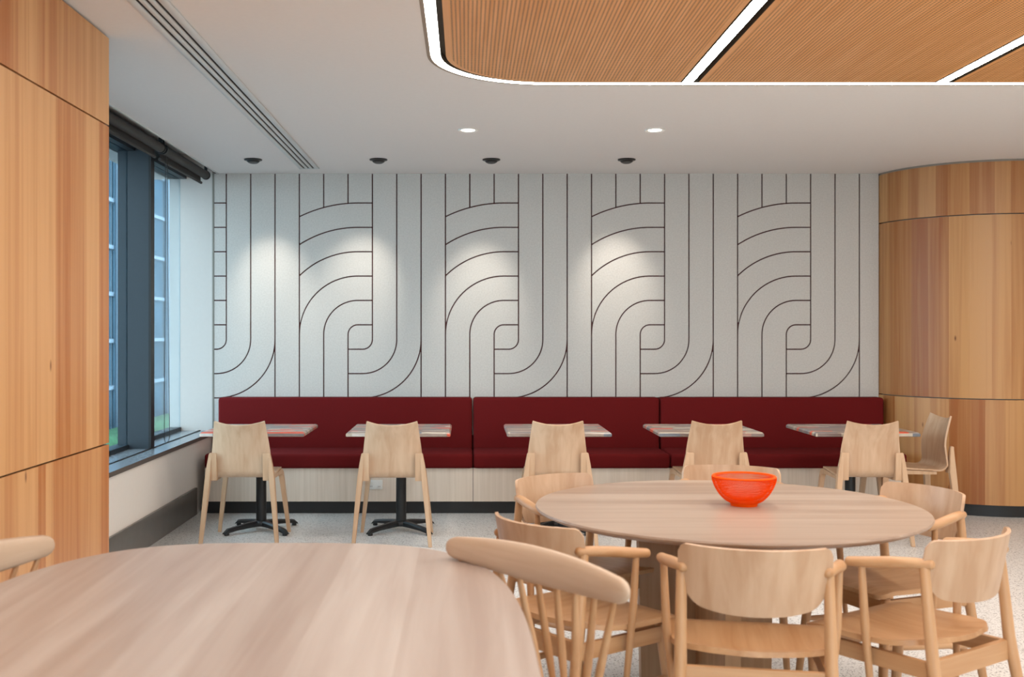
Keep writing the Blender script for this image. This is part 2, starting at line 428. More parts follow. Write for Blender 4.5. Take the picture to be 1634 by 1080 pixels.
def motif(b, xr=None):
    ca = b+2.4*MOD; x2 = b+2*MOD+G; x3 = b+3*MOD-G
    rect(b+5*MOD+G, (b+6*MOD-G) if xr is None else xr, Z0, ZC)
    low_band(b, 4, 2.4, 1.4, x2); low_band(b, 3, 1.4, 0.4, x2); corner(b, x2)
    for k in range(3):
        xa, xb = b+k*MOD+G, b+(k+1)*MOD-G
        felt([(xa, ZC)] + [(xa+(xb-xa)*i/8, za(b, xa+(xb-xa)*i/8, 5.4*MOD+G)) for i in range(9)] + [(xb, ZC)])
    for ro in (5.4, 4.4, 3.4):
        xs = [b+G+(x3-b-G)*i/26 for i in range(27)]
        felt([(x, za(b, x, ro*MOD-G)) for x in xs] + [(x, za(b, x, (ro-1)*MOD+G)) for x in xs[::-1]])
    for k, ro in ((0, 2.4), (1, 1.4)):
        felt([(x3, ZA+ro*MOD-G)] + arc(ca, ZA, ro*MOD-G, 90, 180) + [(b+k*MOD+G, Z0), (b+(k+1)*MOD-G, Z0)]
             + arc(ca, ZA, (ro-1)*MOD+G, 180, 90) + [(x3, ZA+(ro-1)*MOD+G)])
    r = 0.4*MOD-G
    felt([(x3, ZA+r)] + arc(ca, ZA, r, 90, 180, 8) + [(x2, ZB-r)] + arc(b+2.6*MOD, ZB, r, -90, 0, 8))
for k in range(4): motif(UX+6*k*MOD, 3.392 if k == 3 else None)
b_ = UX-6*MOD; xl_ = XL+0.004; x3_ = b_+3*MOD-G
rect(b_+5*MOD+G, UX-G, Z0, ZC)
low_band(b_, 4, 2.4, 1.4, xl_); low_band(b_, 3, 1.4, 0.4, xl_); corner(b_, xl_)
rect(xl_, x3_, ZA+5.4*MOD+G, ZC)
for ro in (5.4, 4.4, 3.4, 2.4, 1.4): rect(xl_, x3_, ZA+(ro-1)*MOD+G, ZA+ro*MOD-G)
felt([(xl_, ZA+0.4*MOD-G), (xl_, ZB-0.4*MOD+G)] + arc(b_+2.6*MOD, ZB, 0.4*MOD-G, -90, 0, 8) + [(x3_, ZA+0.4*MOD-G)])
struct(boxo('wall_reveal', -2.44, XL-0.012, YW, YW+0.25, 0.0, 3.0, M_reveal))

# --- window wall on the left
YP = 4.745           # far end of the timber wall
wall_win = struct(boxo('wall_window', -2.45, -2.08, 4.2, YW, 0, 0.556, M_wallcream))
struct(boxo('baseboard_left', -2.08, -2.062, 4.4, YW-0.6, 0, 0.205, M_basebd, bevel=0.003))
bm = bmesh.new(); box(bm, -2.36, -2.060, 4.4, YW, 0.556, 0.585)
for f in bm.faces:
    if f.calc_center_median().x > -2.07: f.material_index = 1
sill = struct(build('trim_1', bm, [M_sill, M_silledge]))
boxo('gasket_line', -2.198, -2.186, 4.4, YW-0.001, 0.5845, 0.590, M_gasket, sill)
win = struct(boxo('window_1', -2.44, -2.345, 4.2, YW, 0.585, 0.615, M_alu))
boxo('head_frame', -2.44, -2.30, 4.2, YW, 2.655, 2.80, M_alu, win)
mull = boxo('mullion', -2.42, -2.205, 7.485, 7.56, 0.585, 2.70, M_alu, win)
boxo('mullion_edge', -2.205, -2.188, 7.482, 7.563, 0.585, 2.70, M_gasket, mull)
mull = boxo('mullion', -2.42, -2.205, 5.30, 5.375, 0.585, 2.70, M_alu, win)
boxo('mullion_edge', -2.205, -2.188, 5.297, 5.378, 0.585, 2.70, M_gasket, mull)
for y0, y1 in ((4.2, 5.30), (5.375, 7.485), (7.56, YW-0.001)):
    boxo('pane', -2.362, -2.352, y0, y1, 0.615, 2.655, M_glass, win)
# blind pocket
struct(boxo('trim_2', -2.046, -2.034, 4.2, YW, ZC-0.006, 2.86, M_trimwhite))
struct(boxo('wall_window_head', -2.60, -2.44, 4.2, YW, 2.65, 3.0, M_wallcream))
struct(boxo('wall_window_end', -2.60, -2.08, 4.0, 4.2, 0, 3.0, M_wallcream))

# --- timber wall on the left: three rows of boards over a dark carcass
wall_left = struct(boxo('wall_left', -2.08, -1.600, YB, YP, 0, ZC, M_dark))
rows = [(0.085, 0.904), (0.911, 2.301), (2.308, 2.690)]
def widths(total, lo, hi, rnd):
    out, s = [], 0
    while s < total-1e-6:
        wv = rnd.uniform(lo, hi)
        if total-s-wv < lo: wv = total-s
        out.append((s, s+wv)); s += wv
    return out
rnd = random.Random(3)
for za_, zb_ in rows:
    pan = boxo('timber_panel', -1.600, -1.585, 1.2, YP-0.001, za_, zb_, M_dark, wall_left)
    for s0, s1 in widths(YP-1.2, 0.07, 0.19, rnd):
        boxo('board', -1.585, -1.573, YP-s1, YP-s0, za_, zb_, M_fir, pan)
boxo('timber_panel', -1.600, -1.573, YB, 1.2, 0.085, 2.69, M_fir, wall_left)

# --- curved timber wall on the right
CX, CY, CR = 4.235, 8.935, 0.84
def curve_pt(s, r):              # s = arc length from the felt wall; quarter turn, then straight along +x
    th = s/CR
    if th <= PI/2: return (CX-r*math.cos(th), CY-r*math.sin(th))
    return (CX+(s-CR*PI/2), CY-r)
LEN = CR*PI/2+(XR-CX)
def curved(name, s0, s1, r0, r1, z0, z1, mat, parent, step=0.06):
    n = max(1, int((s1-s0)/step)+1)
    ss = [s0+(s1-s0)*i/n for i in range(n+1)]
    bm = bmesh.new()
    prism(bm, [curve_pt(s, r1) for s in ss]+[curve_pt(s, r0) for s in ss[::-1]], z0, z1)
    return build(name, bm, mat, parent, smooth=True, angle=30)
wall_right = struct(curved('wall_right', 0.0, LEN, CR-0.2, CR-0.03, 0, ZC, M_trimgrey, None))
curved('plinth', 0.0, LEN, CR-0.03, CR-0.018, 0, 0.086, M_plinth, wall_right)
curved('top_trim', 0.0, LEN, CR-0.03, CR-0.004, 2.685, ZC, M_trimgrey, wall_right)
rnd = random.Random(11)
for za_, zb_ in [(0.088, 0.884), (0.892, 2.284), (2.292, 2.684)]:
    pan = curved('timber_panel', 0.0, LEN, CR-0.03, CR-0.014, za_, zb_, M_trimgrey, wall_right)
    for s0, s1 in widths(LEN, 0.08, 0.20, rnd):
        curved('board', s0, s1, CR-0.014, CR, za_, zb_, M_fir_col, pan)

# --- ceiling with a rounded opening for the light coffer
OX0, OX1, OY0, OY1, OR = -0.185, 5.30, -0.9, 5.69, 0.62
hole = rrect(OX0, OX1, OY0, OY1, OR, 14)
bm = bmesh.new()
ov = [bm.verts.new((x, y, ZC)) for x, y in ((-2.04, YB), (XR, YB), (XR, YW+0.2), (-2.04, YW+0.2))]
hv = [bm.verts.new((x, y, ZC)) for x, y in hole]
oe = [bm.edges.new((ov[i], ov[(i+1) % 4])) for i in range(4)]
he = [bm.edges.new((hv[i], hv[(i+1) % len(hv)])) for i in range(len(hv))]
bmesh.ops.triangle_fill(bm, use_beauty=True, edges=oe+he)
rim = rrect(OX0+0.012, OX1-0.012, OY0+0.012, OY1-0.006, OR-0.012, 14)
rv = [bm.verts.new((x, y, ZC+0.034)) for x, y in rim]
n = len(hv)
for i in range(n): bm.faces.new((hv[i], hv[(i+1) % n], rv[(i+1) % n], rv[i])).material_index = 1
ceiling = struct(build('ceiling', bm, [M_ceiling, M_rim]))
boxo('sky_block_slab', -2.75, XR+0.2, YB-0.2, YW+0.3, 2.86, 3.02, M_wallcream, ceiling)  # added over the ceiling to block sky light; also tops the blind pocket
bm = bmesh.new(); prism(bm, rrect(OX0-0.05, OX1+0.05, OY0-0.05, OY1+0.05, OR, 14), ZC+0.040, ZC+0.055)
boxc = build('coffer_top', bm, M_chan, ceiling)
# perforated timber panels in bays
bays = [(-0.096, 1.117), (1.213, 2.443), (2.540, 3.770), (3.867, 5.215)]
PY0, PY1 = -0.80, 5.622
def bay_poly(x0, x1, first, last, inset=0.0):
    r = OR-0.085-inset
    x0 += inset; x1 -= inset; y0, y1 = PY0+inset, PY1-inset
    pts = []
    def cor(cx, cy, a0, rr):
        if rr <= 0.001: pts.append((cx, cy)); return
        for k in range(13):
            a = math.radians(a0+90*k/12); pts.append((cx+rr*math.cos(a), cy+rr*math.sin(a)))
    cor(x1-(r if last else 0), y1-(r if last else 0), 0, r if last else 0)
    cor(x0+(r if first else 0), y1-(r if first else 0), 90, r if first else 0)
    cor(x0+(r if first else 0), y0+(r if first else 0), 180, r if first else 0)
    cor(x1-(r if last else 0), y0+(r if last else 0), 270, r if last else 0)
    return pts
for i, (x0, x1) in enumerate(bays):
    bm = bmesh.new()
    fa, fb, sd = prism(bm, bay_poly(x0, x1, i == 0, i == 3), ZC+0.001, ZC+0.030)
    for f in sd: f.material_index = 1
    pan = build('ceiling_panel', bm, [M_veneer, M_chan], ceiling)
    bm = bmesh.new()
    prism(bm, bay_poly(x0, x1, i == 0, i == 3, 0.026), ZC, ZC+0.002)
    build('perforated_field', bm, M_perf, pan)
# LED lines: ring round the opening and one between each two bays
def led_only_below(o):
    o.data.materials.append(M_chan)
    for p in o.data.polygons: p.material_index = 0 if p.normal.z < -0.9 else 1
    return o
def ring(name, o0, o1, z0, z1, mat, parent=None):
    a = rrect(OX0+o0, OX1-o0, OY0+o0, OY1-o0, OR-o0, 14); b = rrect(OX0+o1, OX1-o1, OY0+o1, OY1-o1, OR-o1, 14)
    bm = bmesh.new(); n = len(a)
    A0 = [bm.verts.new((x, y, z0)) for x, y in a]; B0 = [bm.verts.new((x, y, z0)) for x, y in b]
    A1 = [bm.verts.new((x, y, z1)) for x, y in a]; B1 = [bm.verts.new((x, y, z1)) for x, y in b]
    for i in range(n):
        j = (i+1) % n
        bm.faces.new((A0[i], A0[j], B0[j], B0[i])); bm.faces.new((A1[i], B1[i], B1[j], A1[j]))
        bm.faces.new((A0[i], A1[i], A1[j], A0[j])); bm.faces.new((B0[i], B0[j], B1[j], B1[i]))
    return build(name, bm, mat, parent)
lr = led_only_below(ring('linear_light', 0.018, 0.063, ZC-0.001, ZC+0.030, M_led))
ring('trim_profile', 0.0, 0.0175, ZC-0.0015, ZC+0.020, M_trimbrown, lr)
tag(lr, 'glowing white light line curving around the edge of the timber ceiling coffer', 'light')
ll = ['glowing diagonal light line between the two left perforated ceiling panels', 'glowing light line at the far right of the timber ceiling', 'light line over the right end of the timber ceiling']
for i in range(3):
    x0 = bays[i][1]; x1 = bays[i+1][0]
    o = led_only_below(boxo('linear_light', x0+0.009, x1-0.033, PY0, PY1-0.002, ZC-0.001, ZC+0.030, M_led))
    tag(o, ll[i], 'light')

# --- linear air diffuser in the ceiling
d = empty('linear_air_diffuser', (0, 0, ZC)); tag(d, 'long white three-slot air diffuser running along the ceiling by the window', 'air vent')
boxo('void', -1.300, -1.192, 0.6, 8.555, -0.004, 0.0, M_dark, d)
for x0, x1 in ((-1.3256, -1.292), (-1.278, -1.254), (-1.241, -1.217), (-1.203, -1.166)):
    boxo('blade', x0, x1, 0.6, 8.56, -0.010, -0.001, M_trimwhite, d, bevel=0.002, seg=1)
boxo('end_cap', -1.3256, -1.166, 8.545, 8.562, -0.010, -0.001, M_trimwhite, d)

# ------------------------------------------------------------------ lamps in the ceiling
def spot_fixture(x, y, tx, tz, label):
    e = empty('recessed_spotlight', (x, y, ZC)); tag(e, label, 'spotlight', 'black adjustable ceiling spotlights')
    bm = bmesh.new(); lathe(bm, [(0.040, -0.002), (0.066, -0.001), (0.068, -0.006), (0.064, -0.010), (0.046, -0.012), (0.040, -0.008), (0.040, -0.002)], 36)
    build('trim_ring', bm, M_black, e, smooth=True)
    bm = bmesh.new(); lathe(bm, [(0.050, -0.004), (0.050, -0.012), (0.045, -0.020), (0.036, -0.026), (0.028, -0.028), (0.0, -0.026)], 32)
    o = build('gimbal_head', bm, M_black, e, smooth=True); o.rotation_euler = (math.radians(-10), 0, 0)
    ld = bpy.data.lights.new('spot_beam', 'SPOT'); ld.energy = SPOT_W; ld.color = (1.0, 0.93, 0.84)
    ld.spot_size = math.radians(44); ld.spot_blend = 1.0; ld.shadow_soft_size = 0.03
    lo = bpy.data.objects.new('spot_beam', ld); COL.objects.link(lo)
    p = Vector((x, y, ZC-0.05)); lo.location = p
    lo.rotation_euler = (Vector((tx, YW, tz))-p).to_track_quat('-Z', 'Y').to_euler()
for x, tx, tz, lb in ((-1.607, -1.60, 1.72, 'black ceiling spotlight nearest the window'), (-0.662, -0.90, 1.74, 'second black ceiling spotlight from the window'),
                      (0.189, 0.10, 1.62, 'third black ceiling spotlight from the window'), (1.210, 1.22, 1.76, 'black ceiling spotlight furthest from the window')):
    spot_fixture(x, 8.13, tx, tz, lb)
def downlight(x, y, label, group='white round ceiling downlights'):
    e = empty('downlight', (x, y, ZC)); tag(e, label, 'downlight', group)
    bm = bmesh.new(); lathe(bm, [(0.040, 0.012), (0.042, -0.002), (0.062, -0.008), (0.066, -0.004), (0.066, 0.0)], 36)
    build('trim_ring', bm, M_plastic, e, smooth=True)
    bm = bmesh.new(); lathe(bm, [(0.0, -0.001), (0.042, -0.001), (0.042, -0.004), (0.0, -0.004)], 32); build('lens', bm, M_lamp, e)
    ld = bpy.data.lights.new('down_beam', 'SPOT'); ld.energy = DOWN_W; ld.color = (1.0, 0.90, 0.78)
    ld.spot_size = math.radians(110); ld.spot_blend = 0.9; ld.shadow_soft_size = 0.04
    lo = bpy.data.objects.new('down_beam', ld); COL.objects.link(lo); lo.location = (x, y, ZC-0.03)
downlight(0.012, 6.944, 'white round ceiling downlight nearer the window, in front of the third black spotlight')
downlight(1.215, 6.944, 'white round ceiling downlight further from the window, in front of the last black spotlight')

# ------------------------------------------------------------------ roller blinds
for i, (y0, y1, lb) in enumerate(((4.75, 7.43, 'rolled-up charcoal roller blind over the nearer window pane'), (7.47, 8.72, 'rolled-up charcoal roller blind over the further window pane'))):
    e = empty('roller_blind', (-2.105, y0, 2.664)); tag(e, lb, 'blind', 'charcoal roller blinds')
    bm = bmesh.new(); tube(bm, [(0, 0.02, 0), (0, y1-y0-0.02, 0)], 0.033, 24); build('roll', bm, M_blind, e, smooth=True)
    for yy in (0.0, y1-y0-0.012):
        bm = bmesh.new(); tube(bm, [(0, yy, 0), (0, yy+0.012, 0)], 0.037, 24); box(bm, -0.012, 0.012, yy+0.001, yy+0.011, 0.02, 0.19); build('bracket', bm, M_black, e, smooth=True)
    bm = bmesh.new(); tube(bm, [(-0.028, 0.03, -0.066), (-0.028, y1-y0-0.05, -0.066)], 0.011, 14); build('bottom_rail', bm, M_blind, e, smooth=True)
    boxo('fabric_drop', -0.0300, -0.0285, 0.04, y1-y0-0.06, -0.06, 0.0, M_blind, e)
    if i == 1:
        bm = bmesh.new(); pts = []
        for k in range(33):
            a = PI*k/32; pts.append((-0.004, 0.125-0.068*math.cos(a), -2.0-0.045*math.sin(a)))
        pts = [(-0.004, 0.090, -0.03), (-0.004, 0.082, -0.9), (-0.004, 0.068, -1.5)] + pts + [(-0.004, 0.172, -1.5), (-0.004, 0.150, -0.9), (-0.004, 0.140, -0.03)]
        tube(bm, pts, 0.0022, 6, up=(1, 0, 0)); build('bead_chain', bm, M_black, e, smooth=True)

# ------------------------------------------------------------------ banquette
bq = empty('banquette', (0.68, 8.6, 0)); tag(bq, 'long maroon upholstered banquette along the felt wall on a pale timber base', 'bench')
ox = 0.68; oy = 8.6
def cushion(name, x0, x1, y0, y1, z0, z1, bev, mat, puff=0.0):
    bm = bmesh.new(); box(bm, x0-ox, x1-ox, y0-oy, y1-oy, z0, z1, bev, 4)
    return build(name, bm, mat, bq, smooth=True, angle=60)
cuts_b = [-2.012, 0.052, 1.567, 3.385]
for a, b2 in zip(cuts_b, cuts_b[1:]):
    cushion('backrest_cushion', a+0.004, b2-0.004, 8.715, YW-0.003, 0.440, 0.866, 0.024, M_maroon)
for a, b2 in zip(cuts_b, cuts_b[1:]):
    cushion('seat_cushion', a+0.003, b2-0.003, 8.262, 8.735, 0.350, 0.462, 0.022, M_maroon)
for a, b2 in zip(cuts_b, cuts_b[1:]):
    boxo('front_panel', a+0.002-ox, b2-0.002-ox, 8.288-oy, 8.306-oy, 0.094, 0.350, M_benchply, bq)
boxo('side_panel', cuts_b[0]-ox, cuts_b[0]+0.018-ox, 8.306-oy, YW-0.004-oy, 0.094, 0.350, M_benchply, bq)
boxo('side_panel', cuts_b[-1]-0.018-ox, cuts_b[-1]-ox, 8.306-oy, 8.72-oy, 0.094, 0.350, M_benchply, bq)
boxo('toe_kick', cuts_b[0]+0.01-ox, cuts_b[-1]-0.01-ox, 8.312-oy, 8.33-oy, 0, 0.094, M_plinth, bq)
e = empty('power_outlet', (-0.70, 8.288, 0.224)); tag(e, 'white double power outlet on the banquette base behind a chair', 'outlet')
boxo('face_plate', -0.058, 0.058, -0.009, 0, -0.036, 0.036, M_plastic, e, bevel=0.003)
for s in (-1, 1):
    boxo('switch', s*0.030-0.007, s*0.030+0.007, -0.012, -0.009, 0.008, 0.024, M_plastic, e)
    for dx in (-0.006, 0.006): boxo('socket_slot', s*0.030+dx-0.0014, s*0.030+dx+0.0014, -0.0095, -0.0088, -0.018, -0.008, M_dark, e)

# ------------------------------------------------------------------ cafe tables
def cafe_table():
    t = empty('cafe_table')
    W, D, Z = 0.352, 0.340, 0.72
    bm = bmesh.new()
    rings = []
    for inset, z in ((0.010, Z-0.030), (0.0, Z-0.026), (0.0, Z-0.010), (0.010, Z)):
        rings.append([bm.verts.new((x*(W-inset), y*(D-inset), z)) for x, y in ((-1, -1), (1, -1), (1, 1), (-1, 1))])
    for a, b2 in zip(rings, rings[1:]):
        for k in range(4): bm.faces.new((a[k], a[(k+1) % 4], b2[(k+1) % 4], b2[k]))
    bm.faces.new(rings[0][::-1]); bm.faces.new(rings[-1])
    build('table_top', bm, M_strips, t)
    boxo('mounting_plate', -0.15, 0.15, -0.15, 0.15, Z-0.038, Z-0.0302, M_black, t, bevel=0.003)
    bm = bmesh.new(); lathe(bm, [(0.0, 0.05), (0.036, 0.05), (0.036, Z-0.038), (0.0, Z-0.038)], 28); build('column', bm, M_black, t, smooth=True)
    bm = bmesh.new(); lathe(bm, [(0.0, 0.03), (0.050, 0.034), (0.056, 0.045), (0.054, 0.062), (0.044, 0.072), (0.0, 0.074)], 28); build('hub', bm, M_black, t, smooth=True)
    for k in range(4):
        a = PI/4+k*PI/2
        bm = bmesh.new()
        secs = [(0.03, 0.027, 0.034, 0.072), (0.10, 0.024, 0.033, 0.068), (0.22, 0.022, 0.026, 0.052), (0.275, 0.022, 0.018, 0.044), (0.305, 0.021, 0.012, 0.020)]
        rg = []
        for r, hw, zl, zh in secs:
            rg.append([bm.verts.new((r, s*hw*m_, z)) for s, m_, z in ((-1, 1, zl), (1, 1, zl), (1, 1, zh-0.010), (1, 0.55, zh), (-1, 0.55, zh), (-1, 1, zh-0.010))])
        for q, q2 in zip(rg, rg[1:]):
            for j in range(6): bm.faces.new((q[j], q[(j+1) % 6], q2[(j+1) % 6], q2[j]))
        bm.faces.new(rg[0][::-1]); bm.faces.new(rg[-1])
        arm = build('base_arm', bm, M_black, t, smooth=True, angle=35); arm.rotation_euler = (0, 0, a)
        bm = bmesh.new(); lathe(bm, [(0.0, 0.0), (0.016, 0.0), (0.018, 0.006), (0.014, 0.020), (0.0, 0.020)], 14, 0.282, 0); build('glide', bm, M_black, arm, smooth=True)
    return t
ct = cafe_table()
ct_lab = ['square cafe table of recycled strips next to the window sill', 'second square recycled-strip cafe table from the window', 'middle one of the five square recycled-strip cafe tables, third from the window',
          'square recycled-strip cafe table behind the orange bowl', 'square recycled-strip cafe table nearest the curved timber wall']
for i, x in enumerate((-1.445, -0.459, 0.6285, 1.654, 2.707)):
    o = ct if i == 0 else copy_tree(ct)
    o.location = (x, 7.60, 0); tag(o, ct_lab[i], 'table', 'square cafe tables along the banquette')

# ------------------------------------------------------------------ plywood cafe chairs
def cafe_chair():
    t = empty('cafe_chair')
    prof = []                                  # (y, z) from seat front to back top
    for k in range(5): prof.append((0.235-0.003*0-0.0*k, 0.438+0.004*k)) if k == 0 else None
    prof = [(0.238, 0.440), (0.225, 0.452), (0.20, 0.457), (0.12, 0.452), (0.02, 0.445), (-0.08, 0.440), (-0.13, 0.441)]
    cy, cz, r = -0.135, 0.501, 0.060
    for k in range(1, 9):
        a = math.radians(-90-k*10.2); prof.append((cy+r*math.cos(a), cz+r*math.sin(a)))
    y0, z0 = prof[-1]
    for k in range(1, 9):
        s = k/8; prof.append((y0-0.070*s-0.012*math.sin(PI*s)*-1, z0+(0.815-z0)*s))
    NP = len(prof)-1
    def hw(z, y):
        if z < 0.47: return 0.200 if y < 0.2 else 0.200-0.012*(y-0.2)/0.038
        return 0.206 - 0.042*max(0, (z-0.47)/0.345)**1.15
    def fn(u, v):
        x = v*NP; i = min(int(x), NP-1); f = x-i
        y = prof[i][0]*(1-f)+prof[i+1][0]*f; z = prof[i][1]*(1-f)+prof[i+1][1]*f
        s = 2*u-1; h = max(0, (z-0.47)/0.345)
        dip = 0.026*(1-s*s)*max(0, (h-0.72)/0.28)
        return Vector((s*hw(z, y), y + 0.032*s*s*min(1, h*2.2), z - dip + (0.006*s*s if h == 0 and -0.1 < y < 0.18 else 0)))
    bm = bmesh.new(); sheet(bm, fn, 14, NP, 0.012)
    build('seat_shell', bm, M_ply, t, smooth=True, angle=50)
    for s in (-1, 1):
        bm = bmesh.new()
        secs = [(0.238, 0.262, -0.275, -0.247, 0.0), (0.212, 0.243, -0.255, -0.215, 0.25), (0.192, 0.228, -0.243, -0.198, 0.43), (0.186, 0.216, -0.238, -0.204, 0.52), (0.180, 0.201, -0.236, -0.214, 0.600), (0.182, 0.198, -0.234, -0.216, 0.607)]
        bar(bm, [(min(s*a, s*b2), max(s*a, s*b2), c1, d1, z) for a, b2, c1, d1, z in secs])
        bmesh.ops.bevel(bm, geom=bm.edges[:], offset=0.003, segments=2, affect='EDGES')
        lg = build('rear_leg', bm, M_beech_z, t, smooth=True, angle=35)
        bm = bmesh.new(); a, b2 = sorted((s*0.150, s*0.200))
        bar(bm, [(a, b2, -0.224, -0.196, 0.424), (a, b2, -0.232, -0.212, 0.50), (a, b2, -0.238, -0.222, 0.600), (a+0.004, b2-0.004, -0.237, -0.223, 0.606)])
        bmesh.ops.bevel(bm, geom=bm.edges[:], offset=0.002, segments=2, affect='EDGES')
        build('bracket_block', bm, M_beech_z, lg, smooth=True, angle=35)
        # front leg: rail under the seat that bends down into the leg
        bm = bmesh.new()
        pts = [(s*0.182, -0.12, 0.424), (s*0.184, 0.10, 0.430), (s*0.187, 0.190, 0.432), (s*0.190, 0.215, 0.427), (s*0.193, 0.230, 0.412), (s*0.196, 0.238, 0.385), (s*0.220, 0.250, 0.19), (s*0.243, 0.262, 0.0)]
        pts = [Vector(p) for p in pts]; T = frames(pts); rg = []
        for p, tt, (hx, hy) in zip(pts, T, ((0.014, 0.010), (0.015, 0.014), (0.016, 0.017), (0.016, 0.019), (0.016, 0.020), (0.016, 0.020), (0.014, 0.016), (0.011, 0.012))):
            sd = Vector((1, 0, 0)); nn = sd.cross(tt).normalized()
            rg.append([bm.verts.new(p+sd*hx*a+nn*hy*b3) for a, b3 in ((-1, -1), (1, -1), (1, 1), (-1, 1))])
        for q, q2 in zip(rg, rg[1:]):
            for j in range(4): bm.faces.new((q[j], q[(j+1) % 4], q2[(j+1) % 4], q2[j]))
        bm.faces.new(rg[0][::-1]); bm.faces.new(rg[-1])
        build('front_leg', bm, M_beech_z, t, smooth=True, angle=35)
    return t
cc = cafe_chair()
cc_lab = ['plywood chair at the table next to the window sill', 'plywood chair at the second cafe table from the window, in front of the outlet', 'plywood chair seen from behind at the middle cafe table',
          'plywood chair seen from behind directly behind the orange bowl', 'plywood chair seen from behind at the cafe table nearest the curved wall', 'plywood chair standing sideways against the curved timber wall']
for i, (x, y, rz) in enumerate(((-1.482, 7.28, 0), (-0.484, 7.26, 0), (0.600, 7.29, 0), (1.640, 7.31, 0.02), (2.672, 7.29, -0.05), (3.128, 7.635, PI/2))):
    o = cc if i == 0 else copy_tree(cc)
    o.location = (x, y, 0); o.rotation_euler = (0, 0, rz); tag(o, cc_lab[i], 'chair', 'plywood chairs at the cafe tables')

# ------------------------------------------------------------------ round table with bowl
RTX, RTY, RTR, RTZ = 0.985, 4.075, 0.722, 0.74
rt = empty('round_table', (RTX, RTY, 0)); tag(rt, 'large round pale oak table with an orange bowl on it', 'table')
bm = bmesh.new(); lathe(bm, [(0.0, RTZ-0.026), (RTR-0.035, RTZ-0.026), (RTR-0.004, RTZ-0.012), (RTR, RTZ-0.006), (RTR-0.003, RTZ), (0.0, RTZ)], 120)
build('table_top', bm, M_table_round, rt, smooth=True, angle=25)
bm = bmesh.new(); bar(bm, [(-0.290, 0.225, 0.20, 0.255, 0.0), (-0.305, 0.235, 0.20, 0.255, RTZ-0.026)]); build('pedestal_panel', bm, M_pedestal, rt)
bm = bmesh.new(); bar(bm, [(-0.075, -0.020, -0.28, 0.20, 0.0), (-0.075, -0.020, -0.30, 0.20, RTZ-0.026)]); build('pedestal_panel', bm, M_pedestal, rt)

# orange double-walled wire bowl
bw = empty('wire_bowl', (1.055, 4.095, RTZ)); tag(bw, 'orange double-walled wire mesh bowl on the round table', 'bowl')
def wire_shell(name, prof, seg, th):
    """diamond mesh: alternate rings shifted by half a cell"""
    bm = bmesh.new(); rings = []
    for j, (r, z) in enumerate(prof):
        rings.append([bm.verts.new((r*math.cos(2*PI*(k+0.5*(j % 2))/seg), r*math.sin(2*PI*(k+0.5*(j % 2))/seg), z)) for k in range(seg)])
    for j in range(len(prof)-2):
        a, m_, c2 = rings[j], rings[j+1], rings[j+2]
        for k in range(seg):
            k2 = k if j % 2 == 0 else (k+1) % seg
            km = (k-1) % seg if j % 2 == 0 else k
            bm.faces.new((a[k2] if j % 2 else a[k], m_[k if j % 2 == 0 else k2], c2[k2] if j % 2 else c2[k], m_[km]))
    o = build(name, bm, M_orange, bw)
    md = o.modifiers.new('wire', 'WIREFRAME'); md.thickness = th; md.use_even_offset = False
    return o
def smoothprof(keys, n):
    out = []
    for i in range(n+1):
        t = i/n*(len(keys)-1); k = min(int(t), len(keys)-2); f = t-k
        p0 = keys[max(k-1, 0)]; p1 = keys[k]; p2 = keys[k+1]; p3 = keys[min(k+2, len(keys)-1)]
        q = []
        for a in range(2):
            q.append(0.5*((2*p1[a])+(-p0[a]+p2[a])*f+(2*p0[a]-5*p1[a]+4*p2[a]-p3[a])*f*f+(-p0[a]+3*p1[a]-3*p2[a]+p3[a])*f**3))
        out.append(tuple(q))
    return out
wire_shell('outer_mesh', smoothprof([(0.050, 0.010), (0.070, 0.020), (0.092, 0.042), (0.109, 0.070), (0.119, 0.098), (0.119, 0.110)], 30), 92, 0.0015)
wire_shell('inner_mesh', smoothprof([(0.014, 0.0215), (0.040, 0.0225), (0.066, 0.034), (0.086, 0.054), (0.101, 0.084), (0.108, 0.110)], 28), 80, 0.0015)
bm = bmesh.new(); lathe(bm, [(0.107, 0.109), (0.110, 0.114), (0.116, 0.1145), (0.1205, 0.110), (0.116, 0.107), (0.107, 0.109)], 80); build('rim', bm, M_orange, bw, smooth=True)
bm = bmesh.new(); lathe(bm, [(0.0, 0.004), (0.042, 0.004), (0.044, 0.0), (0.049, 0.0), (0.052, 0.010), (0.046, 0.012), (0.0, 0.009)], 48); build('foot', bm, M_orange, bw, smooth=True)

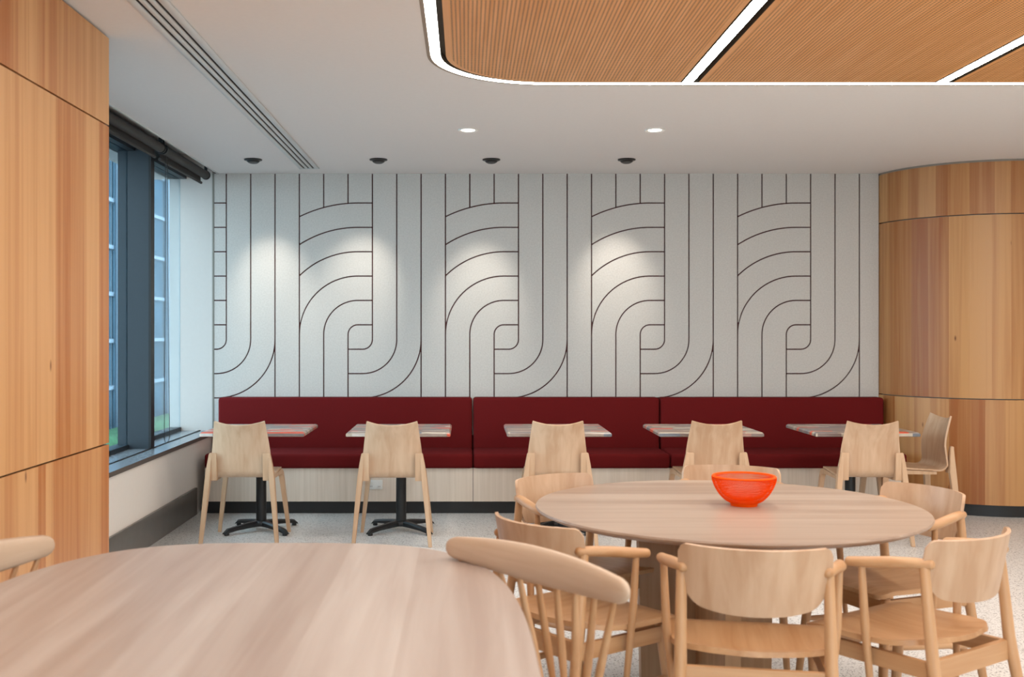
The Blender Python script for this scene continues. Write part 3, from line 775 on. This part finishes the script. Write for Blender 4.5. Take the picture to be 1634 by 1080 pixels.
# ------------------------------------------------------------------ timber armchairs round the table
def armchair():
    t = empty('armchair')
    R = 0.300; PH = math.asin(0.212/R)
    def back(u, v):
        s = 2*u-1; s = math.copysign(abs(s)**0.85, s)
        ph = s*PH; a = abs(s)
        e = max(0, (a-0.88)/0.12)
        top = 0.792-0.030*(1-math.sqrt(max(0, 1-e*e*0.98)))
        bot = 0.598+0.040*a**2.4+0.075*max(0, (a-0.62)/0.38)**2.6
        z = bot+(top-bot)*v
        return Vector((R*math.sin(ph), -0.248+R*(1-math.cos(ph))-(z-0.69)*0.20, z))
    bm = bmesh.new(); sheet(bm, back, 36, 10, 0.011); build('backrest', bm, M_ply, t, smooth=True, angle=50)
    # seat: wide squared front, round rear, slightly dished
    def seat(u, v):
        s = 2*u-1; y = -0.190+0.425*v
        if v < 0.42:
            q = 1-v/0.42; hw = 0.030+0.205*math.sqrt(max(0, 1-q**2.3))
        else: hw = 0.235+0.010*(v-0.42)
        if v > 0.94: hw -= 0.02*((v-0.94)/0.06)**2
        x = s*hw
        return Vector((x, y, 0.466+0.020*max(0, (abs(x)/0.24))**2*(1-v)-0.010*math.sin(PI*min(1, v*1.1))+0.014*max(0, 0.25-v)/0.25-0.012*max(0, v-0.85)/0.15))
    bm = bmesh.new(); sheet(bm, seat, 20, 26, 0.016); build('seat', bm, M_ash_y, t, smooth=True, angle=50)
    for s in (-1, 1):
        bm = bmesh.new(); tube(bm, [(s*0.205, -0.168, 0.712), (s*0.208, -0.196, 0.45), (s*0.222, -0.240, 0.2), (s*0.234, -0.276, 0.004), (s*0.234, -0.2762, 0.0)], [0.0150, 0.0185, 0.0165, 0.0125, 0.011], 16)
        build('rear_leg', bm, M_ash_z, t, smooth=True)
        bm = bmesh.new(); tube(bm, [(s*0.200, 0.176, 0.442), (s*0.205, 0.184, 0.38), (s*0.220, 0.206, 0.18), (s*0.232, 0.222, 0.004), (s*0.232, 0.222, 0.0)], [0.0165, 0.0185, 0.0165, 0.0125, 0.011], 16)
        build('front_leg', bm, M_ash_z, t, smooth=True)
        pts = [(s*0.198, -0.184, 0.720), (s*0.214, -0.14, 0.719), (s*0.240, -0.075, 0.714), (s*0.256, -0.015, 0.706), (s*0.264, 0.045, 0.699)]
        p2, r2 = rounded_tube_ends(pts, [0.0175, 0.019, 0.020, 0.0195, 0.017])
        bm = bmesh.new(); tube(bm, p2, r2, 16, flat=0.86); arm = build('armrest', bm, M_ash_y, t, smooth=True)
        bm = bmesh.new(); tube(bm, [(s*0.258, 0.006, 0.702), (s*0.250, 0.0, 0.52), (s*0.226, -0.010, 0.262)], [0.0105, 0.0135, 0.0095], 12); build('arm_post', bm, M_ash_z, t, smooth=True)
        bm = bmesh.new(); tube(bm, [(s*0.220, -0.234, 0.236), (s*0.226, -0.02, 0.256), (s*0.217, 0.198, 0.268)], [0.0095, 0.0125, 0.0095], 12); build('side_stretcher', bm, M_ash_y, t, smooth=True)
        bm = bmesh.new(); bar(bm, [(s*0.206-0.009, s*0.206+0.009, -0.188, 0.176, 0.386), (s*0.206-0.009, s*0.206+0.009, -0.188, 0.176, 0.436)]); build('side_rail', bm, M_ash_y, t)
    bm = bmesh.new(); bar(bm, [(-0.206, 0.206, -0.202, -0.184, 0.380), (-0.204, 0.204, -0.200, -0.182, 0.440)]); build('rear_rail', bm, M_ash_x, t)
    bm = bmesh.new(); bar(bm, [(-0.200, 0.200, 0.176, 0.194, 0.380), (-0.200, 0.200, 0.176, 0.194, 0.434)]); build('front_rail', bm, M_ash_x, t)
    bm = bmesh.new(); tube(bm, [(-0.222, -0.241, 0.196), (0, -0.241, 0.196), (0.222, -0.241, 0.196)], [0.0095, 0.0125, 0.0095], 12); build('rear_stretcher', bm, M_ash_x, t, smooth=True)
    return t
ac = armchair()
ac_list = [((0.858, 3.256), (0.19, 0.98), 'timber armchair in front of the round table, its back squarely to the viewer'),
           ((1.413, 3.41), (-0.57, 0.82), 'timber armchair at the right front of the round table, seat and legs in full view'),
           ((0.376, 3.60), (0.80, 0.60), 'timber armchair at the left front of the round table, behind the spindle chair'),
           ((0.480, 4.37), (0.60, -0.80), 'timber armchair at the left rear of the round table, facing the viewer'),
           ((1.600, 4.125), (-0.93, -0.36), 'timber armchair at the right rear of the round table, near the curved wall'),
           ((1.140, 4.66), (-0.26, -0.965), 'timber armchair behind the round table, only its back top showing past the bowl')]
for i, ((x, y), (fx, fy), lb) in enumerate(ac_list):
    o = ac if i == 0 else copy_tree(ac)
    o.location = (x, y, 0); o.rotation_euler = (0, 0, facing(fx, fy)); tag(o, lb, 'chair', 'timber armchairs around the round table')

# ------------------------------------------------------------------ long table in the foreground
FTX, FTY, FA, FB, FN, FZ = -0.562, 2.00, 0.708, 1.372, 3.4, 0.74
ft = empty('long_table', (FTX, FTY, 0)); tag(ft, 'long pale ash table with rounded corners filling the foreground', 'table')
def sup(k, n, a, b2):
    th = 2*PI*k/n; c, s = math.cos(th), math.sin(th)
    return (a*math.copysign(abs(c)**(2/FN), c), b2*math.copysign(abs(s)**(2/FN), s))
bm = bmesh.new(); NN = 120; rg = []
for ins, z in ((0.030, FZ-0.030), (0.004, FZ-0.016), (0.0, FZ-0.008), (0.004, FZ)):
    rg.append([bm.verts.new((*sup(k, NN, FA-ins, FB-ins), z)) for k in range(NN)])
for q, q2 in zip(rg, rg[1:]):
    for j in range(NN): bm.faces.new((q[j], q[(j+1) % NN], q2[(j+1) % NN], q2[j]))
bm.faces.new(rg[0][::-1]); bm.faces.new(rg[-1])
build('table_top', bm, M_table_fore, ft, smooth=True, angle=30)
for s in (-1, 1):
    bm = bmesh.new(); bar(bm, [(-0.28, 0.28, s*0.62-0.03, s*0.62+0.03, 0), (-0.24, 0.24, s*0.62-0.03, s*0.62+0.03, FZ-0.030)]); build('leg_panel', bm, M_ash_z, ft)
boxo('stretcher', -0.03, 0.03, -0.59, 0.59, 0.30, 0.42, M_ash_y, ft, bevel=0.004)

# ------------------------------------------------------------------ spindle-back chairs at the long table
def spindle_chair():
    """origin under the middle of the crest rail chord, +y towards the table"""
    t = empty('spindle_chair')
    HW, SAG = 0.367, 0.030
    def cp(s):                                  # s in -1..1
        return Vector((s*HW, -SAG*(1-s*s), 0.0))
    # crest rail: lens-shaped in elevation, thin oval section
    bm = bmesh.new(); rg = []
    SS = [-1.0, -0.985, -0.955, -0.9]+[-0.8+1.6*k/22 for k in range(23)]+[0.9, 0.955, 0.985, 1.0]
    for s in SS:
        a = abs(s); e = max(0, (a-0.9)/0.1); rnd_ = math.sqrt(max(0.02, 1-e*e))
        hh = (0.027+0.022*(1-a**2.0))*rnd_; hd = (0.014+0.004*(1-a*a))*rnd_
        p = cp(s); tv = Vector((HW, SAG*2*s, 0)).normalized(); nv = Vector((-tv.y, tv.x, 0))
        zc = 0.774+0.004*(1-a*a)
        rg.append([bm.verts.new(p+nv*(hd*math.copysign(abs(math.cos(x))**0.8, math.cos(x)) - 0.10*hh*math.sin(x))+Vector((0, 0, zc+hh*math.copysign(abs(math.sin(x))**0.8, math.sin(x))))) for x in [2*PI*k/16 for k in range(16)]])
    for q, q2 in zip(rg, rg[1:]):
        for j in range(16): bm.faces.new((q[j], q[(j+1) % 16], q2[(j+1) % 16], q2[j]))
    bm.faces.new(rg[0][::-1]); bm.faces.new(rg[-1])
    build('crest_rail', bm, M_ash_pale, t, smooth=True, angle=60)
    for k in range(9):
        s = -0.84+1.68*k/8; p = cp(s)
        b2 = Vector((s*0.225, -0.035+0.0*abs(s)-0.055*(1-s*s), 0.445))
        tp = Vector((p.x, p.y, 0.745))
        bm = bmesh.new(); tube(bm, [b2, b2.lerp(tp, 0.35), b2.lerp(tp, 0.7), tp], [0.008, 0.0115, 0.0100, 0.0075], 10); build('spindle', bm, M_ash_z, t, smooth=True)
    bm = bmesh.new(); rg = []
    for ins, z in ((0.014, 0.418), (0.0, 0.430), (0.002, 0.448), (0.014, 0.454)):
        rr_ = []
        for k in range(48):
            th = 2*PI*k/48; c, s = math.cos(th), math.sin(th)
            rr_.append(bm.verts.new(((0.245-ins)*math.copysign(abs(c)**0.75, c), 0.130+(0.225-ins)*math.copysign(abs(s)**0.75, s), z)))
        rg.append(rr_)
    for q, q2 in zip(rg, rg[1:]):
        for j in range(48): bm.faces.new((q[j], q[(j+1) % 48], q2[(j+1) % 48], q2[j]))
    bm.faces.new(rg[0][::-1]); bm.faces.new(rg[-1]); build('seat', bm, M_ash_y, t, smooth=True, angle=40)
    for sx in (-1, 1):
        for ya, yb in ((0.0, -0.06), (0.26, 0.31)):
            bm = bmesh.new(); tube(bm, [(sx*0.165, ya, 0.425), (sx*0.192, (ya+yb)/2, 0.2), (sx*0.215, yb, 0.0)], [0.017, 0.016, 0.011], 12); build('leg', bm, M_ash_z, t, smooth=True)
    return t
sc_ = spindle_chair()
sc_.location = (0.165, 2.857, 0); sc_.rotation_euler = (0, 0, facing(-0.793, -0.608)); tag(sc_, 'spindle-back chair at the right corner of the long foreground table', 'chair', 'spindle-back chairs at the long table')
o = copy_tree(sc_); o.location = (-1.325, 2.83, 0); o.rotation_euler = (0, 0, facing(0.955, -0.30)); tag(o, 'spindle-back chair at the left edge of the long table by the timber wall', 'chair', 'spindle-back chairs at the long table')

# ------------------------------------------------------------------ outside the window
struct(boxo('ground', -60, -2.7, -10, 70, -3.2, -3.0, M_road))
nb = empty('neighbouring_building', (-9.0, 30, -3.0)); tag(nb, 'blue-grey glazed building across the street seen through the window', 'building')
boxo('wall', -4, -0.30, -14, 22, 0, 22, M_facade, nb)
for r in range(9):
    for c2 in range(10):
        y0 = -9+c2*2.4; z0 = 0.5+r*1.22
        boxo('pane', -0.30, -0.27, y0+0.10, y0+2.30, z0+0.06, z0+1.16, M_fglass, nb)
for r in range(10):
    boxo('transom', -0.27, -0.20, -9, 15, 0.5+r*1.22-0.05, 0.5+r*1.22+0.05, M_steel, nb)
for c2 in range(11):
    bm = bmesh.new(); tube(bm, [(-0.12, -9+c2*2.4, 0), (-0.12, -9+c2*2.4, 11.6)], 0.07, 10); build('post', bm, M_steel, nb, smooth=True)
h = boxo('hedge', -8.6, -7.8, 20, 42, -3.0, -0.9, M_hedge, bevel=0.2); tag(h, 'clipped green hedge across the street outside the window', 'hedge')
h = boxo('street_barrier', -7.2, -7.1, 18, 42, -3.0, -2.0, M_steel, bevel=0.02); tag(h, 'pale barrier with a red stripe along the street outside', 'barrier')
boxo('red_band', -7.1, -7.09, 18, 42, -2.30, -2.12, M_red, h)
